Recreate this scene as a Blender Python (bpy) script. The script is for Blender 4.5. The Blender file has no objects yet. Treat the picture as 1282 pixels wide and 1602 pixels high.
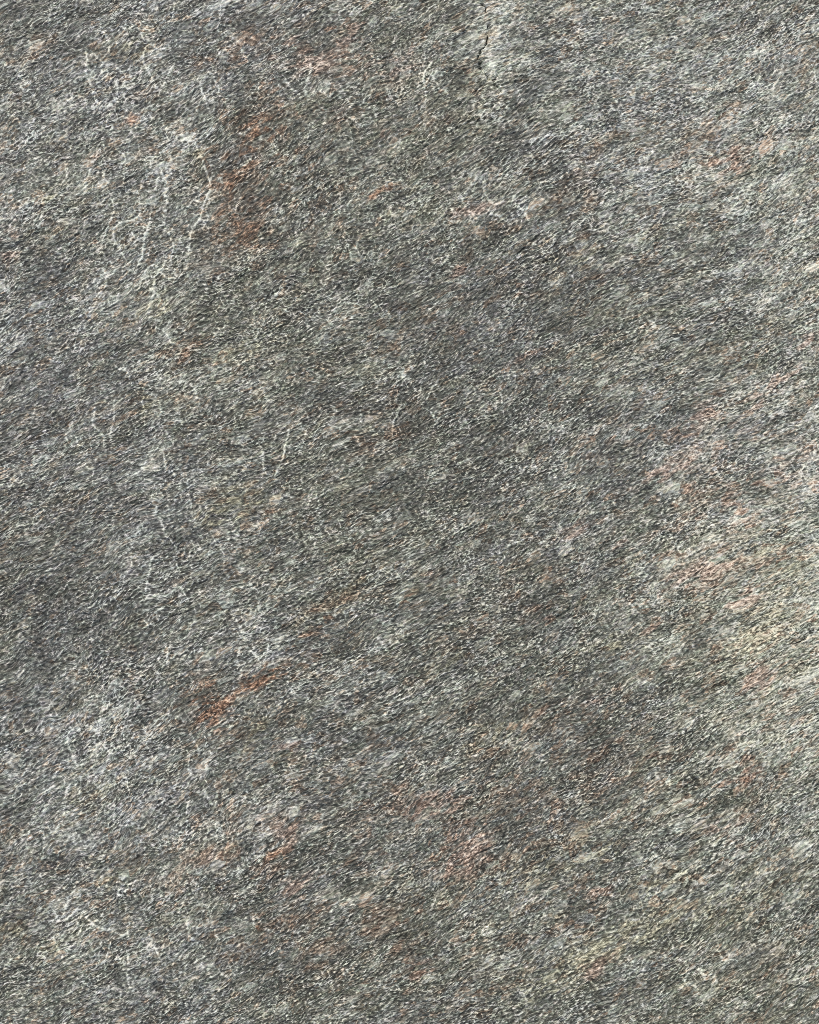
import bpy, math, random
import numpy as np

sc = bpy.context.scene
# ---------------------------------------------------------------- camera, sky, sun, exposure
FW = 0.64                       # metres of rock across the picture
TOP = 0.16                      # height of the rock face above the slab's underside
cam_d = bpy.data.cameras.new('camera')
cam_d.sensor_fit = 'HORIZONTAL'; cam_d.sensor_width = 24.0; cam_d.lens = 50.0
cam_d.clip_start = 0.01; cam_d.clip_end = 100.0
cam = bpy.data.objects.new('camera', cam_d)
cam.location = (0.0, 0.0, TOP + FW * 50.0 / 24.0)
cam.rotation_euler = (0, 0, 0)
sc.collection.objects.link(cam); sc.camera = cam

SUN_EL, SUN_AZ = math.radians(52.0), math.radians(-35.0)     # azimuth clockwise from +Y (the top of the picture)
world = bpy.data.worlds.new('World'); sc.world = world; world.use_nodes = True
wn = world.node_tree.nodes; wl = world.node_tree.links
wn.clear()
wo = wn.new('ShaderNodeOutputWorld'); bg = wn.new('ShaderNodeBackground'); sky = wn.new('ShaderNodeTexSky')
sky.sky_type = 'NISHITA'; sky.sun_disc = False
sky.sun_elevation = SUN_EL; sky.sun_rotation = SUN_AZ
sky.air_density = 0.7; sky.dust_density = 7.0; sky.ozone_density = 0.3
bg.inputs['Strength'].default_value = 0.10
wl.new(sky.outputs[0], bg.inputs[0]); wl.new(bg.outputs[0], wo.inputs[0])

sun_d = bpy.data.lights.new('sun', 'SUN'); sun_d.energy = 1.5; sun_d.angle = math.radians(14.0); sun_d.color = (1.0, 0.98, 0.94)
sun = bpy.data.objects.new('sun', sun_d)
sun.rotation_euler = (math.pi / 2 - SUN_EL, 0, math.pi - SUN_AZ)
sun.location = (-1, 2, 2)
sc.collection.objects.link(sun)

vs = sc.view_settings
vs.view_transform = 'Standard'; vs.look = 'None'; vs.gamma = 1.0; vs.use_curve_mapping = False
vs.exposure = 0.26
sc.cycles.pixel_filter_type = 'BLACKMAN_HARRIS'; sc.cycles.filter_width = 0.75
sc.cycles.use_denoising = False
sc.cycles.max_bounces = 4

# ---------------------------------------------------------------- fields
rng = np.random.default_rng(7)
PX = FW / 1282.0                                     # metres per photograph pixel

def axis(half_frame, step, near, far):
    a = list(np.arange(-half_frame - 0.012, half_frame + 0.012, step))
    r = []
    x, s = a[-1], step
    lim_near, lim_far = half_frame + near, half_frame + far
    while x < lim_far:
        s = min(s * 1.05, 0.0016 if x < lim_near else 0.009)
        x += s; r.append(x)
    return np.array([-v for v in reversed(r)] + a + r)

STEP = FW / 819 * 0.94
xs = axis(FW / 2, STEP, 0.06, 0.22)
ys = axis(FW / 2 * 1602 / 1282, STEP, 0.06, 0.22)
nx, ny = len(xs), len(ys)
X, Y = np.meshgrid(xs, ys)                           # (ny, nx), metres
PXX = X / PX + 641.0                                 # the same in photograph pixels
PYY = 801.0 - Y / PX

def raster(nu, nv, spec, seed):
    """periodic gaussian noise with the given spectrum, unit variance; frequencies in cycles per pixel"""
    r = np.random.default_rng(seed)
    w = np.fft.rfft2(r.standard_normal((nv, nu)))
    fv = np.fft.fftfreq(nv)[:, None]; fu = np.fft.rfftfreq(nu)[None, :]
    f = np.fft.irfft2(w * spec(fu, fv), s=(nv, nu))
    return ((f - f.mean()) / f.std()).astype(np.float32)

def sample(R, u, v):
    """bilinear, periodic"""
    nv, nu = R.shape
    iu = np.floor(u); iv = np.floor(v)
    fu = (u - iu).astype(np.float32); fv = (v - iv).astype(np.float32)
    iu = iu.astype(np.int64) % nu; iv = iv.astype(np.int64) % nv
    ju = (iu + 1) % nu; jv = (iv + 1) % nv
    return (R[iv, iu] * (1 - fu) + R[iv, ju] * fu) * (1 - fv) + (R[jv, iu] * (1 - fu) + R[jv, ju] * fu) * fv

def blob(scale_px, seed, n=512, aniso=1.0):
    """smooth noise whose features are about scale_px photograph pixels across (u stretched by aniso)"""
    cell = scale_px / 6.0
    R = raster(n, n, lambda fu, fv: np.exp(-((fu ** 2 + fv ** 2) * 36.0) * 2.2), seed)
    def f(u, v): return sample(R, u / (cell * aniso) + 17.3 * seed, v / cell + 5.1 * seed)
    return f

def sstep(a, b, x):
    t = np.clip((x - a) / (b - a), 0, 1)
    return t * t * (3 - 2 * t)

# foliation frame: u along the grain, v across it, in photograph pixels, wavy
ANG = math.radians(27.0)
ca, sa = math.cos(ANG), math.sin(ANG)
XP, YP = X / PX, Y / PX
u0 = XP * ca + YP * sa
v0 = -XP * sa + YP * ca
w1, w2, w3 = blob(420, 1), blob(120, 2), blob(34, 3)
w1b, w2b, w3b = blob(420, 4), blob(120, 5), blob(34, 6)
calm = sstep(250, 700, PXX + 0.25 * (PYY - 800))       # left of the picture the grain is more tangled
u = u0 + 12 * w1(u0, v0) + 4 * w2(u0, v0) + 1.0 * w3(u0, v0)
v = v0 + 13 * w1b(u0, v0) + 1.8 * w2b(u0, v0) + (1.6 - 0.7 * calm) * w3b(u0, v0)

def ring(f0, bw, aniso):
    def spec(fu, fv):
        r = np.sqrt((fu * aniso) ** 2 + fv ** 2)
        return np.exp(-((r - f0) / bw) ** 2) * np.exp(-(fu * aniso * 0.75 / f0) ** 2)
    return spec
NU, NV = 2304, 2304                                  # raster cell: 1 photograph pixel
def strand(period, bw, aniso, seed):
    R = raster(NU, NV, ring(1.0 / period, bw / period, aniso), seed)
    return sample(R, u + 3.7 * seed, v + 9.1 * seed)

s_fine = strand(5.6, 0.40, 1.8, 11)                  # thread-like strands
s_fine2 = strand(7.5, 0.45, 1.6, 12)
s_mid = strand(17.0, 0.6, 2.0, 13)
s_long = strand(34.0, 0.6, 2.6, 14)
s_min = strand(5.8, 0.45, 2.0, 15)                   # mineral streaks of their own
s_thr = strand(10.5, 0.45, 1.8, 18)                  # its zero lines are thin connected threads
s_band = strand(70.0, 0.8, 2.2, 16)
iso = sample(raster(NU, NV, ring(1 / 9.0, 0.45 / 9.0, 1.0), 17), XP + 900, YP + 300)   # tangled, no direction
tangle = 1 - calm
web = np.clip(1 - np.abs(s_thr * (1 - 0.4 * tangle) + 0.4 * tangle * iso) / 0.34, 0, 1)     # thin light threads
lo_a, lo_b, lo_c, lo_d = blob(300, 21)(XP, YP), blob(90, 22)(u, v), blob(160, 23, aniso=1.6)(u, v), blob(46, 24, aniso=1.5)(u, v)

# ---------------------------------------------------------------- hand-placed marks (photograph pixels)
def spots(lst, noise_amt=0.55, edge=(0.18, 0.62)):
    m = np.zeros_like(X)
    for (px, py, ru, rv, deg, k) in lst:
        a = math.radians(deg); c, s = math.cos(a), math.sin(a); R = 2.2 * max(ru, rv)
        cx = np.searchsorted(PXX[0], [px - R, px + R]); cy = np.searchsorted(-PYY[:, 0], [-(py + R), -(py - R)])
        sl = np.s_[cy[0]:cy[1], cx[0]:cx[1]]
        dx, dy = PXX[sl] - px, -(PYY[sl] - py)
        p, q = dx * c + dy * s, -dx * s + dy * c
        m[sl] = np.maximum(m[sl], np.exp(-((p / ru) ** 2 + (q / rv) ** 2)) * k)
    n = 0.45 * s_mid + 0.40 * lo_d + 0.30 * s_fine2 + 0.3 * s_long
    e = m * (1 + 1.3 * noise_amt * n)
    return np.clip(e, 0, 1.3)

ORANGE = [(322,1098,12,34,90,1.1),(388,290,52,120,0,.26),(328,1112,22,28,70,1.3),(352,1085,30,13,35,.85),(415,1062,55,13,22,.72),(450,1050,40,9,20,.55),
          (316,1080,16,30,80,.5),(645,925,16,9,40,0.54),(490,985,34,14,25,0.34),(370,295,36,40,60,.32),(388,350,40,26,70,.34),(410,205,34,40,70,.42),
          (205,187,14,9,30,0.41),(425,808,22,10,35,.25),(1160,1217,18,10,30,0.41),(430,1336,18,9,30,0.34),(603,1430,16,10,30,0.2),(1005,1383,12,7,20,0.41),(205,1475,12,9,20,0.34),
          (605,300,34,9,20,0.34),(410,1443,30,22,25,0.27),(300,548,24,15,25,0.34),(545,45,30,12,30,0.24),(730,1310,22,10,20,0.2),(650,1525,26,14,30,0.27),(690,1330,34,18,25,0.2),(960,600,20,9,30,0.17)]
PINK = [(485,85,34,18,-30,1.0),(470,100,24,14,30,.7),(560,48,30,12,35,.8),(605,120,20,12,30,.5),(615,100,40,30,30,.4),
        (742,328,40,9,10,.9),(1085,655,34,12,35,1.0),(1190,630,14,10,30,.7),(1235,585,26,12,35,1.0),(1268,537,20,14,35,1.0),
        (1035,745,40,12,30,.95),(980,850,60,14,20,.5),(1165,937,30,14,25,1.0),(1186,1062,24,16,25,1.0),(1095,895,60,14,25,.6),(1100,1010,50,12,30,.4),
        (1145,250,34,18,25,.4),(450,1167,22,14,40,.6),(455,1310,20,26,30,.5),(465,1385,26,16,30,.6),(660,1262,30,14,30,.8),(720,1340,50,34,25,.5),(650,1525,30,16,30,.8),
        (720,425,20,8,20,.7),(790,285,20,9,30,.4),(930,1100,30,16,30,.4),(1010,985,30,12,30,.4),(530,180,26,12,30,.5),(600,210,18,10,30,.6),(545,238,20,10,30,.5),
        (10,395,30,16,-20,.8),(30,375,30,8,-35,.6),(205,185,12,8,20,.6),(150,240,30,14,30,.35),(120,600,26,14,25,.5),(85,685,20,12,25,.4),(215,145,26,14,30,.4),
        (1160,1215,30,14,30,.5),(1170,770,60,40,30,.35),(820,560,30,10,25,.4),(900,830,30,12,20,.5),(870,1105,30,12,25,.4),(700,1350,34,20,30,.4),(940,1390,26,14,25,.4),
        (930,1520,24,14,30,.8),(1130,1290,26,14,30,.4),(690,1260,40,16,25,.5),(850,965,30,14,30,.5),(320,1340,30,12,25,.3),(70,1180,24,12,25,.3),(870,30,30,12,20,.3)]
BROWN = [(398,55,34,30,-40,1.0),(372,85,30,14,40,.5),(405,200,60,46,90,.9),(380,290,62,52,90,1.0),(395,350,46,34,80,.9),(345,400,60,20,20,.6),(320,370,26,16,30,.7),
         (230,235,40,12,30,.4),(470,240,40,20,20,.5),(330,90,50,16,30,.6),(260,60,60,16,30,.35),(60,75,60,16,30,.55),
         (1100,215,34,22,40,.6),(1070,215,20,16,30,.5),(1150,248,50,22,25,.6),(920,240,40,20,35,.5),(900,300,60,40,35,.55),(905,375,50,16,30,.6),(925,435,60,20,20,.6),(790,450,80,24,20,.55),(700,520,80,24,10,.5),
         (700,190,60,24,30,.6),(660,250,50,20,30,.4),(560,640,120,30,10,.35),(1175,885,44,14,15,1.0),(1130,900,60,16,20,.8),(1120,775,70,40,30,.6),(1060,780,50,20,30,.6),
         (830,935,110,60,25,.42),(740,1000,60,30,25,.5),(690,900,60,20,25,.5),(950,1200,130,60,25,.6),(850,1130,70,24,25,.6),(780,1180,60,30,25,.6),(920,1090,50,22,25,.5),(1110,975,34,40,60,.6),(1165,1240,60,50,60,.7),
         (790,1260,80,50,30,.7),(750,1340,80,50,25,.5),(640,1250,50,30,25,.6),(600,1440,60,34,25,.8),(500,1500,60,40,25,.7),(440,1340,40,24,25,.8),(370,1490,30,20,25,.6),(470,1440,50,40,25,.6),(860,1460,120,40,25,.35),(940,1505,24,10,40,.9),
         (560,1340,40,24,25,.6),(760,1530,80,40,20,.5),(1200,1500,80,40,25,.5),(640,1480,50,30,30,.6),(410,1060,90,24,22,.5),(330,1080,44,44,60,.6),(480,985,50,22,25,.6),(510,950,60,18,25,.6),
         (420,800,30,16,30,.4),(395,760,40,22,30,.5),(340,775,20,14,30,.6),(290,548,40,20,20,.6),(610,680,80,20,20,.4),(380,1150,34,24,30,.3),(850,1330,200,40,25,.35),(560,560,80,14,20,.4),(620,610,50,14,15,.5),
         (60,660,120,30,15,.3),(180,640,100,30,10,.3),(20,1310,40,18,25,.35),(130,730,40,22,20,.3),(1040,1250,50,30,30,.4),(1000,690,70,14,25,.5),(1120,330,30,12,30,.4)]
YELLOW = [(230,632,16,16,60,.9),(375,785,60,26,25,.9),(340,810,44,16,20,.7),(310,240,12,10,20,.7),(80,310,14,10,30,.6),(405,1145,24,18,30,.8),(355,1330,24,9,30,.4),(550,915,60,14,25,.6),(520,945,44,12,25,.6),
          (395,545,60,14,15,.6),(730,10,14,8,10,.8),(1060,560,40,14,30,.3),(700,1035,50,14,25,.6),(770,1150,90,30,25,.5),(870,1340,140,50,25,.5),(960,1480,180,30,27,.75),(1130,1420,120,40,27,.4),(1030,1380,60,20,25,.5),(800,1390,60,20,25,.4),(1180,860,80,30,30,.6),(1180,980,80,50,35,.7),(1240,900,50,40,30,.6),(20,1450,60,24,20,.6),(60,1490,70,16,25,.4),
          (170,1380,40,14,25,.5),(320,1335,26,9,30,.5),(940,1020,100,20,28,.5),(480,970,30,12,30,.5),(140,1240,50,20,20,.35),(900,400,60,20,20,.5),(220,80,30,10,30,.5),(200,70,60,20,30,.3),(700,1390,50,26,25,.5),(640,1390,50,20,25,.4),(250,480,20,40,90,.5)]
# broad paler (quartz-rich) and darker (mica-rich) zones of the rock
PALE = [(760,30,60,40,20,1.2),(790,110,30,60,100,1.0),(930,50,160,60,20,.5),(860,140,130,50,25,.55),(1120,110,160,80,25,.5),(1250,330,160,120,40,.55),(1050,300,140,60,25,.45),(870,240,40,26,30,.8),(690,300,60,26,25,.6),(790,370,60,16,15,.7),
        (1230,960,120,190,90,1.0),(1150,830,120,50,30,.5),(1260,720,80,90,60,.7),(1250,1120,80,110,90,.8),(1180,640,120,60,30,.45),(1230,1300,90,60,40,.5),(640,575,44,24,30,.6),(670,635,20,40,80,.5),(600,590,60,14,25,.4),
        (90,160,60,30,20,.8),(40,215,90,24,25,.9),(100,205,60,22,25,.7),(70,310,80,40,20,.5),(250,290,26,60,110,.9),(265,390,26,60,80,.7),(330,310,14,34,80,.7),(210,260,20,50,90,.5),(190,115,40,10,-40,.6),
        (110,1130,80,60,20,.3),(250,1110,70,50,30,.3),(100,1210,110,40,20,.6),(130,1290,80,40,20,.6),(80,1370,90,40,20,.4),(200,1450,120,40,20,.35),(300,1450,16,50,90,.7),(100,1530,120,30,20,.4),(350,30,12,50,80,.4),
        (370,780,70,30,25,.5),(960,1470,150,26,27,.5),(720,1430,40,18,20,.7),(400,1010,20,40,100,.6),(240,440,60,60,45,.4),(160,390,40,30,20,.4),(350,1230,60,30,25,.3),(825,1235,50,20,30,.7),(900,1010,100,20,27,.4),(1120,1530,40,10,-20,.7),(700,1190,90,20,25,.4),(640,1000,90,30,25,.3),(310,215,14,10,20,.7),(840,1490,60,14,30,.5)]
DARK = [(300,700,60,22,25,.9),(410,690,50,20,10,.8),(560,735,60,20,20,.6),(670,650,90,40,15,.8),(760,600,120,30,15,.5),(700,790,110,50,20,.7),(620,840,120,40,20,.5),(60,950,100,40,20,.7),(170,905,120,30,25,.6),(30,880,70,24,15,.6),(60,700,120,50,15,.35),(140,780,140,40,20,.5),
        (150,960,130,30,20,.5),(500,690,140,30,20,.5),(960,1140,100,50,25,.8),(860,920,130,50,25,.6),(1000,1080,60,30,30,.6),(790,1060,80,40,25,.5),(1000,460,140,26,15,.5),(860,470,100,22,15,.6),(1180,420,90,20,20,.4),(660,460,90,24,10,.4),(480,390,130,60,15,.6),(350,270,40,90,90,.5),(330,230,50,40,60,.4),(600,200,100,50,25,.4),(430,140,110,50,25,.4),(270,100,70,30,30,.4),(190,320,26,90,90,.3),
        (850,410,30,8,20,1.0),(560,780,120,30,20,.4),(620,1080,140,40,20,.4),(430,1090,120,20,20,.3),(520,1240,80,40,20,.4),(330,1270,90,30,20,.4),(300,1480,60,40,25,.5),(560,1480,160,40,20,.4),(870,1000,60,16,30,.5),(1230,1020,40,8,25,.8),(1190,860,60,10,25,.6),(720,1490,80,20,25,.4),(1050,790,40,20,20,.3),(230,1020,120,30,20,.4),(1090,1220,50,30,30,.4)]
orange = spots(ORANGE, .9); pink = spots(PINK, .8)
for (px, py, rx, ry, k) in [(1190,900,170,330,.22),(760,1300,260,160,.16),(490,90,170,90,.22),(1080,690,200,90,.14),(1120,230,150,80,.12),(450,1340,200,120,.18),(60,390,140,60,.18),(150,1400,200,100,.12)]:
    pink = pink + k * np.exp(-((PXX - px) / rx) ** 2 - ((PYY - py) / ry) ** 2) * np.clip(1 + 0.5 * lo_d + 0.4 * s_mid, 0, 2)
brown = spots(BROWN, .45); yellow = spots(YELLOW, .6)
orange_s, pink_s, brown_s = spots(ORANGE, .12), spots(PINK, .12), spots(BROWN, .1)     # calmer outlines for the parts
pale = spots(PALE, .45); dark = spots(DARK, .45)

# polylines: pale veins, open cracks
def polyline_field(lst, wob=3.0, seed=31, fs=16):
    """nearest distance to a set of wavering polylines, in photograph pixels, with the width there"""
    best = np.full(X.shape, 1e3, np.float32); wid = np.zeros(X.shape, np.float32)
    n1, n2 = blob(fs, seed), blob(fs, seed + 1)
    for (w, pts) in lst:
        P = np.array(pts, float)
        x0, x1 = P[:, 0].min() - 25, P[:, 0].max() + 25; y0, y1 = P[:, 1].min() - 25, P[:, 1].max() + 25
        cx = np.where((PXX[0] > x0) & (PXX[0] < x1))[0]; cy = np.where((PYY[:, 0] > y0) & (PYY[:, 0] < y1))[0]
        if len(cx) == 0 or len(cy) == 0: continue
        sl = np.s_[cy[0]:cy[-1] + 1, cx[0]:cx[-1] + 1]
        gx = PXX[sl] + wob * n1(PXX[sl], PYY[sl]); gy = PYY[sl] + wob * n2(PXX[sl], PYY[sl])
        tot = len(P) - 1
        for i in range(tot):
            a, b = P[i], P[i + 1]; d = b - a; L2 = max((d ** 2).sum(), 1e-6)
            t = np.clip(((gx - a[0]) * d[0] + (gy - a[1]) * d[1]) / L2, 0, 1)
            dist = np.hypot(gx - a[0] - t * d[0], gy - a[1] - t * d[1])
            s = (i + t) / tot
            ww = w * (0.35 + 0.65 * np.sin(np.pi * np.clip(s, 0.02, 0.98)))
            q = dist / ww
            upd = q < best[sl]
            best[sl] = np.where(upd, q, best[sl]); wid[sl] = np.where(upd, ww, wid[sl])
    return best
VEINS = [[(2.6,[(756,108),(760,104),(776,104),(782,112),(780,125)])],[(2.4,[(790,118),(797,95),(806,92),(812,104)])],[(2.6,[(777,150),(783,142),(782,134)])],
         [(2.0,[(757,112),(760,120),(770,130)])],
         [(3.0,[(252,250),(257,280),(263,310),(258,345),(268,375),(270,410)])],
         [(2.2,[(240,248),(255,262),(262,290)]),(2.0,[(190,235),(196,262),(193,300)]),(2.0,[(330,285),(326,330),(336,345)])],
         [(2.6,[(262,400),(240,440),(238,490),(262,520),(285,560)])],
         [(1.8,[(350,5),(345,45),(365,62),(385,85),(397,103)])],
         [(2.6,[(360,985),(390,1000),(400,1030),(412,1038)]),(2.2,[(400,1035),(375,1052),(360,1065)])],
         [(2.4,[(345,1115),(352,1130),(335,1150)])],
         [(3.2,[(285,1415),(296,1440),(302,1470),(312,1490)])],
         [(2.2,[(180,1470),(166,1500),(150,1535)]),(2.0,[(318,1150),(325,1195),(322,1240)])],
         [(2.2,[(675,115),(690,140),(700,160)])],
         [(2.0,[(232,752),(240,790),(275,860),(281,905)]),(2.0,[(108,670),(128,700),(150,760)])],
         [(2.2,[(800,350),(770,330),(745,326)]),(2.0,[(720,335),(700,310)])],
         [(2.4,[(1090,1515),(1110,1530),(1130,1538)]),(2.0,[(1270,100),(1282,120),(1290,140)])],
         [(2.0,[(620,570),(632,590),(655,610)]),(2.0,[(667,640),(680,660),(700,650)])],
         [(2.0,[(430,720),(428,735),(440,765)]),(2.0,[(180,565),(200,590),(205,600)])],
         [(2.0,[(95,60),(110,75),(185,105),(205,140)]),(2.0,[(290,1170),(300,1210),(280,1240)])]]
CRACKS = [(2.1,[(765,42),(764,48),(762,62),(757,75),(749,84),(748,95),(752,102),(757,112),(764,120),(772,128),(777,137),(783,148)]),
          (1.8,[(757,6),(759,14),(762,18)]),(1.5,[(775,120),(773,130)]),(1.0,[(741,106),(755,106)]),
          (1.7,[(810,398),(828,385),(850,360)]),(1.8,[(845,417),(860,408),(872,402)]),
          (1.6,[(1215,1022),(1235,1014),(1262,1000)]),(1.5,[(1225,1030),(1240,1026)]),(1.6,[(395,692),(402,700),(412,696)]),(1.5,[(548,735),(562,728)]),(1.4,[(185,680),(204,678)]),
          (1.3,[(855,975),(880,960),(910,950)]),(1.2,[(720,1350),(760,1335),(790,1322)]),(1.2,[(960,1345),(990,1318),(1010,1308)]),(1.3,[(985,720),(1010,708)]),(1.3,[(1110,775),(1140,790)])]
vq = [polyline_field(v_, 3.5, 31 + 2 * i) for i, v_ in enumerate(VEINS)]
veinf = np.minimum.reduce(vq)
vein = np.exp(-(veinf / 1.1) ** 2) * np.clip(0.75 + 0.5 * s_fine2, 0, 1.2)
ck = polyline_field(CRACKS[:4], 1.9, 81, 9); ck2 = polyline_field(CRACKS[4:], 1.5, 83)
crack = np.exp(-(ck / np.clip(0.62 + 0.22 * s_fine2, 0.3, 1.1)) ** 2); crack2 = np.exp(-(ck2 / 0.9) ** 2) * 0.6

# random short pale threads over the left of the face (fine crazing)
thread = 0.6 * np.clip(1 - np.abs(iso * 0.7 + 0.5 * s_fine2) / 0.16, 0, 1) * sstep(0.4, 1.3, lo_b + 0.9 * tangle - 0.2)

# broad soft-edged lighter and darker areas of the face
broad = np.zeros_like(X)
for (px, py, rx, ry, k) in [(1300,940,260,420,.185),(1120,140,340,260,.095),(1290,420,160,260,.05),(700,690,280,170,-.045),(950,1140,190,130,-.035),(60,900,240,150,-.045),(235,330,50,330,.035),(110,1220,150,200,.03),
                            (60,210,120,130,.03),(775,60,36,95,.15),(420,330,120,200,-.035),(960,470,260,60,-.02),(960,1480,260,90,.04),(300,1440,30,160,.04),(400,960,40,120,.02),(640,1500,300,80,-.02),(1030,740,120,110,.035),(920,620,120,80,.01)]:
    broad += k * np.exp(-((PXX - px) / rx) ** 2 - ((PYY - py) / ry) ** 2)
# a net of thin pale healed cracks, mostly upright, over the left of the face
cz = blob(48, 51)(PXX * 1.25 + 3.0 * w3(XP, YP), PYY * 0.75 + 3.0 * w3b(XP, YP)); gy_, gx_ = np.gradient(cz, PYY[:, 0], PXX[0])
czd = np.abs(cz) / np.maximum(np.hypot(gx_, gy_), 0.004)
czm = np.zeros_like(X)
for (px, py, rx, ry, k) in [(240,300,90,360,1.1),(200,120,130,130,.9),(330,70,60,90,.6),(70,280,90,160,.5),(110,660,110,120,.6),(260,880,60,130,.8),(400,1010,50,60,.9),(120,1200,150,140,.38),(310,1400,50,170,.9),(160,1480,80,110,.8),(690,130,60,50,.7),(650,620,70,70,.8),(770,340,80,40,.7),(420,720,60,60,.6),(1120,1520,70,40,.6),(560,180,60,60,.4),(480,130,60,60,.4)]:
    czm = np.maximum(czm, k * np.exp(-((PXX - px) / rx) ** 2 - ((PYY - py) / ry) ** 2))
craze = np.exp(-(czd / 1.7) ** 2) * sstep(0.2, 0.6, czm * (1 + 0.6 * lo_d)) * np.clip(0.8 + 0.4 * s_fine2, 0.1, 1.2)

cz2 = blob(21, 53)(PXX * 1.1 + 1.5 * w3b(XP, YP), PYY * 0.95 + 1.5 * w3(XP, YP)); gy_, gx_ = np.gradient(cz2, PYY[:, 0], PXX[0])
wire = np.exp(-(np.abs(cz2) / np.maximum(np.hypot(gx_, gy_), 0.01) / 1.35) ** 2)        # short wiry threads between them, everywhere
wire *= sstep(-0.1, 0.9, lo_d * 0.7 + 0.35 * s_long + 0.75 * tangle + 0.5 * czm) * np.clip(0.8 + 0.4 * s_fine2, 0.1, 1.2)

# ---------------------------------------------------------------- relief (metres)
mix = np.sqrt(np.clip(1 - 0.55 * tangle, 0, 1))
fine = s_fine * mix + iso * 0.75 * tangle
fine = np.tanh(fine * 1.1)
Z = TOP + 0.00030 * fine + 0.00012 * np.tanh(s_fine2) + 0.00010 * np.tanh(s_mid) + 0.00010 * s_long + 0.00010 * s_band + 0.00012 * s_min + 0.00012 * web
Z += 0.0004 * lo_a + 0.0002 * lo_c + 0.00012 * lo_d
s_ledge = strand(52.0, 0.6, 3.4, 19)
ledge = sstep(-0.05, 0.05, s_ledge) * sstep(0.1, 0.8, lo_c + 0.4 * calm - 0.2)      # low steps where a layer has split off
Z += 0.0006 * ledge
Z += 0.0005 * vein + 0.0003 * thread + 0.0003 * craze + 0.0002 * wire - 0.0040 * crack - 0.0022 * crack2
lip = np.exp(-(((PXX - 785) / 30) ** 2 + ((PYY - 90) / 52) ** 2)) * sstep(0, 6, PXX - (749 + 0.0 * PYY) - np.clip(PYY - 95, 0, 60) * 0.62 - np.clip(80 - PYY, 0, 60) * .4)
Z += 0.0022 * lip                                    # the raised flake right of the crack
# break the face off towards the slab's rim
hx, hy = xs[-1], ys[-1]
rim = np.maximum(np.abs(X) / hx, np.abs(Y) / hy) + 0.03 * blob(200, 41)(XP, YP)
Z -= 0.05 * sstep(0.9, 1.03, rim)
XX = X + 0.012 * blob(150, 42)(XP, YP) * sstep(0.93, 1.0, np.abs(X) / hx); YY = Y + 0.012 * blob(150, 43)(XP, YP) * sstep(0.93, 1.0, np.abs(Y) / hy)

# mineral make-up: 0 = dark mica, 1 = pale quartz and feldspar
mineral = 0.425 + 0.070 * np.tanh(1.2 * s_min) + 0.040 * fine + 0.05 * web + 0.026 * s_mid + 0.020 * s_long + 0.010 * s_band + 0.022 * lo_d + 0.008 * lo_c
mineral += 0.045 * pale - 0.055 * dark + 0.44 * vein + 0.20 * thread - 0.2 * crack - 0.14 * crack2 + broad + 0.44 * craze + 0.20 * wire  # crack terms put the shade inside the open cracks into the colour
mineral = np.clip(mineral, 0, 1)
warm = np.clip(0.46 + 0.10 * lo_a + 0.10 * lo_c + 0.20 * sstep(-300, 900, PXX + PYY - 1500) - 0.16 * sstep(0, 500, 600 - PXX), 0, 1)

# ---------------------------------------------------------------- material
mat = bpy.data.materials.new('weathered_gneiss'); mat.use_nodes = True
nt = mat.node_tree; N = nt.nodes; L = nt.links
N.clear()
out = N.new('ShaderNodeOutputMaterial'); pb = N.new('ShaderNodeBsdfPrincipled')
L.new(pb.outputs[0], out.inputs[0])
pb.inputs['Specular IOR Level'].default_value = 0.35
def attr(n):
    a = N.new('ShaderNodeAttribute'); a.attribute_name = n; return a
def math_(op, a, b=None, c=None, clamp=False):
    m = N.new('ShaderNodeMath'); m.operation = op; m.use_clamp = clamp
    for i, q in enumerate((a, b, c)):
        if q is None: continue
        if isinstance(q, (int, float)): m.inputs[i].default_value = q
        else: L.new(q, m.inputs[i])
    return m.outputs[0]
def mixc(f, a, b, mode='MIX'):
    m = N.new('ShaderNodeMix'); m.data_type = 'RGBA'; m.blend_type = mode
    for i, q in ((0, f), (6, a), (7, b)):
        if isinstance(q, (int, float)): m.inputs[i].default_value = q
        elif isinstance(q, tuple): m.inputs[i].default_value = (*q, 1)
        else: L.new(q, m.inputs[i])
    return m.outputs[2]
def ramp(fac, stops):
    r = N.new('ShaderNodeValToRGB'); e = r.color_ramp.elements
    while len(e) < len(stops): e.new(0.5)
    for el, (p, c) in zip(e, stops): el.position = p; el.color = (*c, 1)
    L.new(fac, r.inputs[0]); return r.outputs[0]
marks = attr('marks'); sep = N.new('ShaderNodeSeparateColor'); L.new(marks.outputs['Vector'], sep.inputs[0])
min_a, warm_a, pink_a = attr('mineral').outputs['Fac'], attr('warm').outputs['Fac'], attr('pink').outputs['Fac']
guv = attr('grain_uv')
def stretch(k, off):
    m = N.new('ShaderNodeMapping'); m.inputs['Scale'].default_value = (1.0 / k, 1.0, 1.0); m.inputs['Location'].default_value = off
    L.new(guv.outputs['Vector'], m.inputs['Vector']); return m
mp = stretch(2.3, (3.1, 7.7, 0.4)); mp2 = stretch(1.9, (9.3, 1.2, 2.7)); mp3 = stretch(2.2, (5.3, 2.2, 6.7)); mp4 = stretch(2.6, (1.3, 8.2, 3.7))
def noise(scale, detail=2.0, rough=0.6, dist=0.0, vec=None):
    n = N.new('ShaderNodeTexNoise'); n.inputs['Scale'].default_value = scale; n.inputs['Detail'].default_value = detail
    n.inputs['Roughness'].default_value = rough; n.inputs['Distortion'].default_value = dist
    L.new(vec or mp.outputs[0], n.inputs['Vector']); return n
g1 = noise(790.0, 0.0, 0.6, 0.0)           # single mineral grains, finer than the mesh
g2 = noise(95.0, 2.0, 0.6, 0.4)
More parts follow.
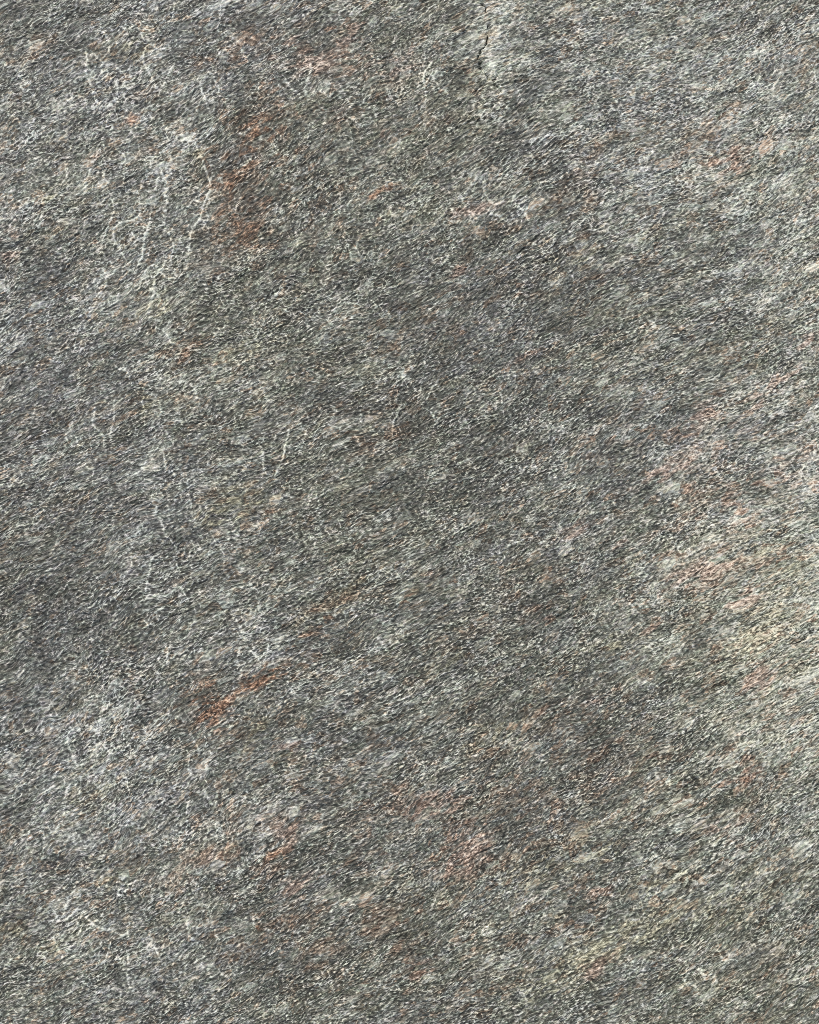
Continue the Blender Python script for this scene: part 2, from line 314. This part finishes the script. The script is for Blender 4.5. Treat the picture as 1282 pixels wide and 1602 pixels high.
def threads(scale, width, vec, detail=1.0):
    n = noise(scale, detail, 0.5, 0.0, vec.outputs[0])
    d = math_('ABSOLUTE', math_('SUBTRACT', n.outputs['Fac'], 0.5))
    return math_('SUBTRACT', 1.0, math_('DIVIDE', d, width), clamp=True)
t1 = threads(470.0, 0.085, mp2, 0.0)       # thin light threads of quartz between the mica
t2 = threads(350.0, 0.055, mp3, 1.0)
def cells(scale, vec):
    w = N.new('ShaderNodeTexVoronoi'); w.inputs['Scale'].default_value = scale; w.inputs['Randomness'].default_value = 1.0
    L.new(vec.outputs[0], w.inputs['Vector']); return w
c1, c2, c3 = cells(590.0, mp), cells(85.0, mp3), cells(190.0, mp2)
sc1 = N.new('ShaderNodeSeparateColor'); L.new(c1.outputs['Color'], sc1.inputs[0])
sc2 = N.new('ShaderNodeSeparateColor'); L.new(c2.outputs['Color'], sc2.inputs[0])
c4 = cells(330.0, mp4)
sc4 = N.new('ShaderNodeSeparateColor'); L.new(c4.outputs['Color'], sc4.inputs[0])
sc3 = N.new('ShaderNodeSeparateColor'); L.new(c3.outputs['Color'], sc3.inputs[0])
def addto(base, src, mid, k, clamp=False): return math_('MULTIPLY_ADD', math_('SUBTRACT', src, mid), k, base, clamp=clamp)
zero = math_('MULTIPLY', g1.outputs['Fac'], 0.0)
det = addto(zero, g1.outputs['Fac'], 0.5, 0.85)
det = addto(det, t1, 0.35, 0.33)
det = addto(det, t2, 0.25, 0.20)
det = addto(det, sc1.outputs[0], 0.5, 0.24)
det = addto(det, sc4.outputs[0], 0.5, 0.12)
coarse = noise(30.0, 2.0, 0.55, 0.8, mp4.outputs[0])                     # here and there the layers are thicker
cmask = math_('MULTIPLY', math_('SUBTRACT', coarse.outputs['Fac'], 0.52), 7.0, clamp=True)
t3 = threads(215.0, 0.06, mp, 2.0)
det = math_('ADD', math_('MULTIPLY', det, math_('MULTIPLY_ADD', cmask, -0.22, 1.0)), math_('MULTIPLY', math_('SUBTRACT', t3, 0.28), math_('MULTIPLY', cmask, 0.26)))
worn = noise(42.0, 3.0, 0.6, 0.6, mp2.outputs[0])                       # coarse, sharply broken areas next to worn, smoother ones
fleck = math_('GREATER_THAN', sc3.outputs[2], 0.955)                     # larger flat feldspar grains
amp = math_('MULTIPLY_ADD', worn.outputs['Fac'], 2.2, -0.22, clamp=False)
amp = math_('MINIMUM', math_('MAXIMUM', amp, 0.72), 1.25)
amp = math_('MULTIPLY', amp, math_('MULTIPLY_ADD', fleck, -0.4, 1.0))
grain = math_('MULTIPLY_ADD', det, math_('MULTIPLY', amp, 1.04), min_a)
grain = math_('MULTIPLY_ADD', fleck, 0.12, grain)
grain = addto(grain, g2.outputs['Fac'], 0.5, 0.26)
grain = addto(grain, sc3.outputs[0], 0.5, 0.10)
grain = addto(grain, sc2.outputs[0], 0.5, 0.08, True)
cool = ramp(grain, [(0.08,(.029,.030,.031)),(0.34,(.086,.088,.090)),(0.52,(.199,.201,.203)),(0.70,(.405,.408,.408)),(0.95,(.69,.69,.685))])
warmc = ramp(grain, [(0.08,(.029,.030,.024)),(0.34,(.090,.091,.074)),(0.52,(.205,.206,.174)),(0.70,(.415,.413,.36)),(0.95,(.69,.685,.62))])
gc = noise(60.0, 2.0, 0.6, 0.5)
wf = math_('MULTIPLY_ADD', math_('SUBTRACT', gc.outputs['Fac'], 0.5), 1.6, warm_a, clamp=True)
col = mixc(wf, cool, warmc)
# faint bluish, greenish and pinkish grains
tint = mixc(0.5, c1.outputs['Color'], (.5,.5,.5))
col = mixc(0.09, col, tint, 'OVERLAY')
gv = noise(150.0, 1.0, 0.5, 0.3)
gvs = N.new('ShaderNodeSeparateColor'); L.new(gv.outputs['Color'], gvs.inputs[0])
hue = ramp(gvs.outputs[0], [(0.30,(.445,.50,.515)),(0.5,(.478,.508,.497)),(0.70,(.545,.505,.44))])     # bluish to buff
col = mixc(0.42, col, hue, 'OVERLAY')
crys = math_('ADD', math_('MULTIPLY', sc3.outputs[1], 0.55), math_('MULTIPLY', sc1.outputs[1], 0.45))      # stains and crystals end at grain borders
def stain(colr, fac, amount, dens):
    global col
    f = math_('MULTIPLY', math_('SUBTRACT', math_('ADD', fac, math_('MULTIPLY', crys, 0.95)), 0.65), 1.3, clamp=True)
    f = math_('MULTIPLY', f, amount)
    c = ramp(grain, dens)
    col = mixc(f, col, c)
stain(None, sep.outputs[2], 0.85, [(0.1,(.026,.024,.017)),(0.36,(.105,.098,.07)),(0.55,(.25,.235,.165)),(0.72,(.47,.44,.32)),(0.92,(.68,.65,.50))])   # yellowish feldspar
stain(None, sep.outputs[1], 0.80, [(0.1,(.024,.018,.014)),(0.36,(.080,.058,.043)),(0.55,(.185,.138,.104)),(0.72,(.36,.285,.225)),(0.92,(.60,.51,.43))])  # brown weathering
stain(None, pink_a, 0.70, [(0.1,(.032,.024,.021)),(0.36,(.125,.086,.072)),(0.55,(.29,.205,.172)),(0.72,(.53,.385,.33)),(0.92,(.74,.59,.52))])               # pink feldspar
stain(None, sep.outputs[0], 0.75, [(0.1,(.030,.019,.013)),(0.36,(.11,.058,.036)),(0.55,(.26,.130,.078)),(0.72,(.50,.27,.165)),(0.92,(.70,.48,.35))])     # orange iron stain
col = mixc(1.0, col, (0.928, 1.0, 0.965), 'MULTIPLY')
L.new(col, pb.inputs['Base Color'])
ro = math_('MULTIPLY_ADD', g2.outputs['Fac'], -0.35, 0.80)
ro = math_('MULTIPLY_ADD', math_('GREATER_THAN', sc1.outputs[2], 0.94), -0.35, ro)      # single mica plates glint
L.new(ro, pb.inputs['Roughness'])
bump = N.new('ShaderNodeBump'); bump.inputs['Strength'].default_value = 0.45; bump.inputs['Distance'].default_value = 0.0004
bh = addto(math_('MULTIPLY', t1, 0.5), g1.outputs['Fac'], 0.5, 1.2)
L.new(bh, bump.inputs['Height']); L.new(bump.outputs[0], pb.inputs['Normal'])

# ---------------------------------------------------------------- the slab, split into the parts that look different
V = np.stack([XX, YY, Z], -1).reshape(-1, 3).astype(np.float32)
iy, ix = np.meshgrid(np.arange(ny - 1), np.arange(nx - 1), indexing='ij')
q0 = iy * nx + ix
Q = np.stack([q0, q0 + 1, q0 + nx + 1, q0 + nx], -1).reshape(-1, 4)
def fc(f): return ((f[:-1, :-1] + f[1:, :-1] + f[:-1, 1:] + f[1:, 1:]) * 0.25).reshape(-1)
UVW = np.stack([u * PX, v * PX, 0 * u], -1).reshape(-1, 3)
A = {'mineral': mineral.reshape(-1), 'warm': warm.reshape(-1), 'pink': pink.reshape(-1)}
M3 = np.stack([orange, brown, yellow], -1).reshape(-1, 3)

def build(name, sel, parent=None, extra=None):
    f = Q[sel]
    used = np.unique(f); remap = np.full(len(V), -1, np.int64); remap[used] = np.arange(len(used))
    f = remap[f]; vv = V[used]
    nf = len(f)
    faces = f.reshape(-1); starts = np.arange(nf) * 4
    at = {k: a[used] for k, a in A.items()}; m3 = M3[used]; uvw = UVW[used]
    if extra is not None:                            # side walls and underside of the slab
        ev, ef = extra(remap)
        b = len(vv); vv = np.concatenate([vv, ev]); ef = np.where(ef < 0, b - 1 - ef, ef)
        faces = np.concatenate([faces, ef.reshape(-1)]); starts = np.arange(nf + len(ef)) * 4
        for k in at: at[k] = np.concatenate([at[k], np.full(len(ev), 0.42)])
        m3 = np.concatenate([m3, np.zeros((len(ev), 3))]); uvw = np.concatenate([uvw, ev])
    me = bpy.data.meshes.new(name)
    me.vertices.add(len(vv)); me.vertices.foreach_set('co', vv.astype(np.float32).reshape(-1))
    me.loops.add(len(faces)); me.loops.foreach_set('vertex_index', faces.astype(np.int32))
    me.polygons.add(len(starts)); me.polygons.foreach_set('loop_start', starts.astype(np.int32))
    me.update(calc_edges=True)
    for k, a in at.items():
        me.attributes.new(k, 'FLOAT', 'POINT').data.foreach_set('value', a.astype(np.float32))
    me.attributes.new('marks', 'FLOAT_VECTOR', 'POINT').data.foreach_set('vector', m3.astype(np.float32).reshape(-1))
    me.attributes.new('grain_uv', 'FLOAT_VECTOR', 'POINT').data.foreach_set('vector', uvw.astype(np.float32).reshape(-1))
    me.polygons.foreach_set('use_smooth', np.ones(len(starts), bool))
    me.materials.append(mat)
    o = bpy.data.objects.new(name, me); sc.collection.objects.link(o)
    if parent: o.parent = parent
    return o

part_id = np.zeros(len(Q), np.int32)
parts = []
def claim(name, sel, label):
    sel = sel & (part_id == 0)
    if sel.sum() < 30: return
    todo = set(np.where(sel)[0].tolist()); W = nx - 1
    while todo:                                      # each connected piece is a part of its own
        st = [todo.pop()]; comp = list(st)
        while st:
            c = st.pop()
            for d in (c - 1, c + 1, c - W, c + W):
                if d in todo: todo.discard(d); st.append(d); comp.append(d)
        if len(comp) >= 40:
            parts.append((name, label)); part_id[comp] = len(parts)
claim('crack', fc(np.minimum(ck, 9)) < 0.9, 'short dark open crack beside the raised flake near the top edge')
fx, fy = fc(PXX), fc(PYY)
def near(x, y, r): return np.hypot(fx - x, fy - y) < r
claim('rust_stain', (fc(orange_s) > 0.42) & near(385, 1080, 120), 'bright orange rust stain in a bent streak')
claim('rust_stain', (fc(brown_s) > 0.45) & near(380, 290, 160) & (fy > 150), 'dull red-brown rust patch')
claim('feldspar_patch', (fc(pink_s) > 0.5) & near(485, 90, 60), 'pink feldspar patch')
claim('feldspar_patch', (fc(pink_s) > 0.5) & near(1085, 655, 60), 'pink feldspar streak')
claim('feldspar_patch', (fc(pink_s) > 0.5) & near(1165, 937, 50), 'salmon pink feldspar patch')
for i, q in enumerate(vq):
    claim('quartz_vein', fc(np.minimum(q, 9)) < 1.0, 'thin pale thread-like quartz vein')

edge = np.concatenate([np.arange(nx), np.arange(1, ny) * nx + nx - 1, (ny - 1) * nx + np.arange(nx - 2, -1, -1), np.arange(ny - 2, 0, -1) * nx])
def skirt(remap):
    top = remap[edge]; n = len(edge)
    e = V[edge].copy(); e2 = e.copy()
    r = np.random.default_rng(5); jit = np.convolve(r.standard_normal(n), np.ones(9) / 3, 'same') * 0.004
    e2[:, 2] = 0.045; e2[:, 0] *= 1 + jit / 0.5 + 0.02; e2[:, 1] *= 1 + jit / 0.5 + 0.02
    e3 = e.copy(); e3[:, 2] = 0.0
    c = np.array([[0, 0, 0.0]], np.float32)
    ev = np.concatenate([e2, e3, c])
    neg = lambda k: -1 - k
    F = []
    for i in range(n):
        j = (i + 1) % n
        F.append((top[j], top[i], neg(i), neg(j)))
        F.append((neg(j), neg(i), neg(n + i), neg(n + j)))
    for i in range(0, n - 1, 2):
        F.append((neg(n + (i + 2) % n), neg(n + i + 1), neg(n + i), neg(2 * n)))
    return ev, np.array(F, np.int64)

slab = build('stone_slab', part_id == 0, None, skirt)
slab['label'] = 'grey-green foliated gneiss slab with rust stains, pale veins and a short crack'
slab['category'] = 'stone'; slab['kind'] = 'thing'
for k, (nm, lb) in enumerate(parts):
    o = build(nm, part_id == k + 1, slab)
    o['label'] = lb
print('grid', nx, ny, 'tris', 2 * len(Q))
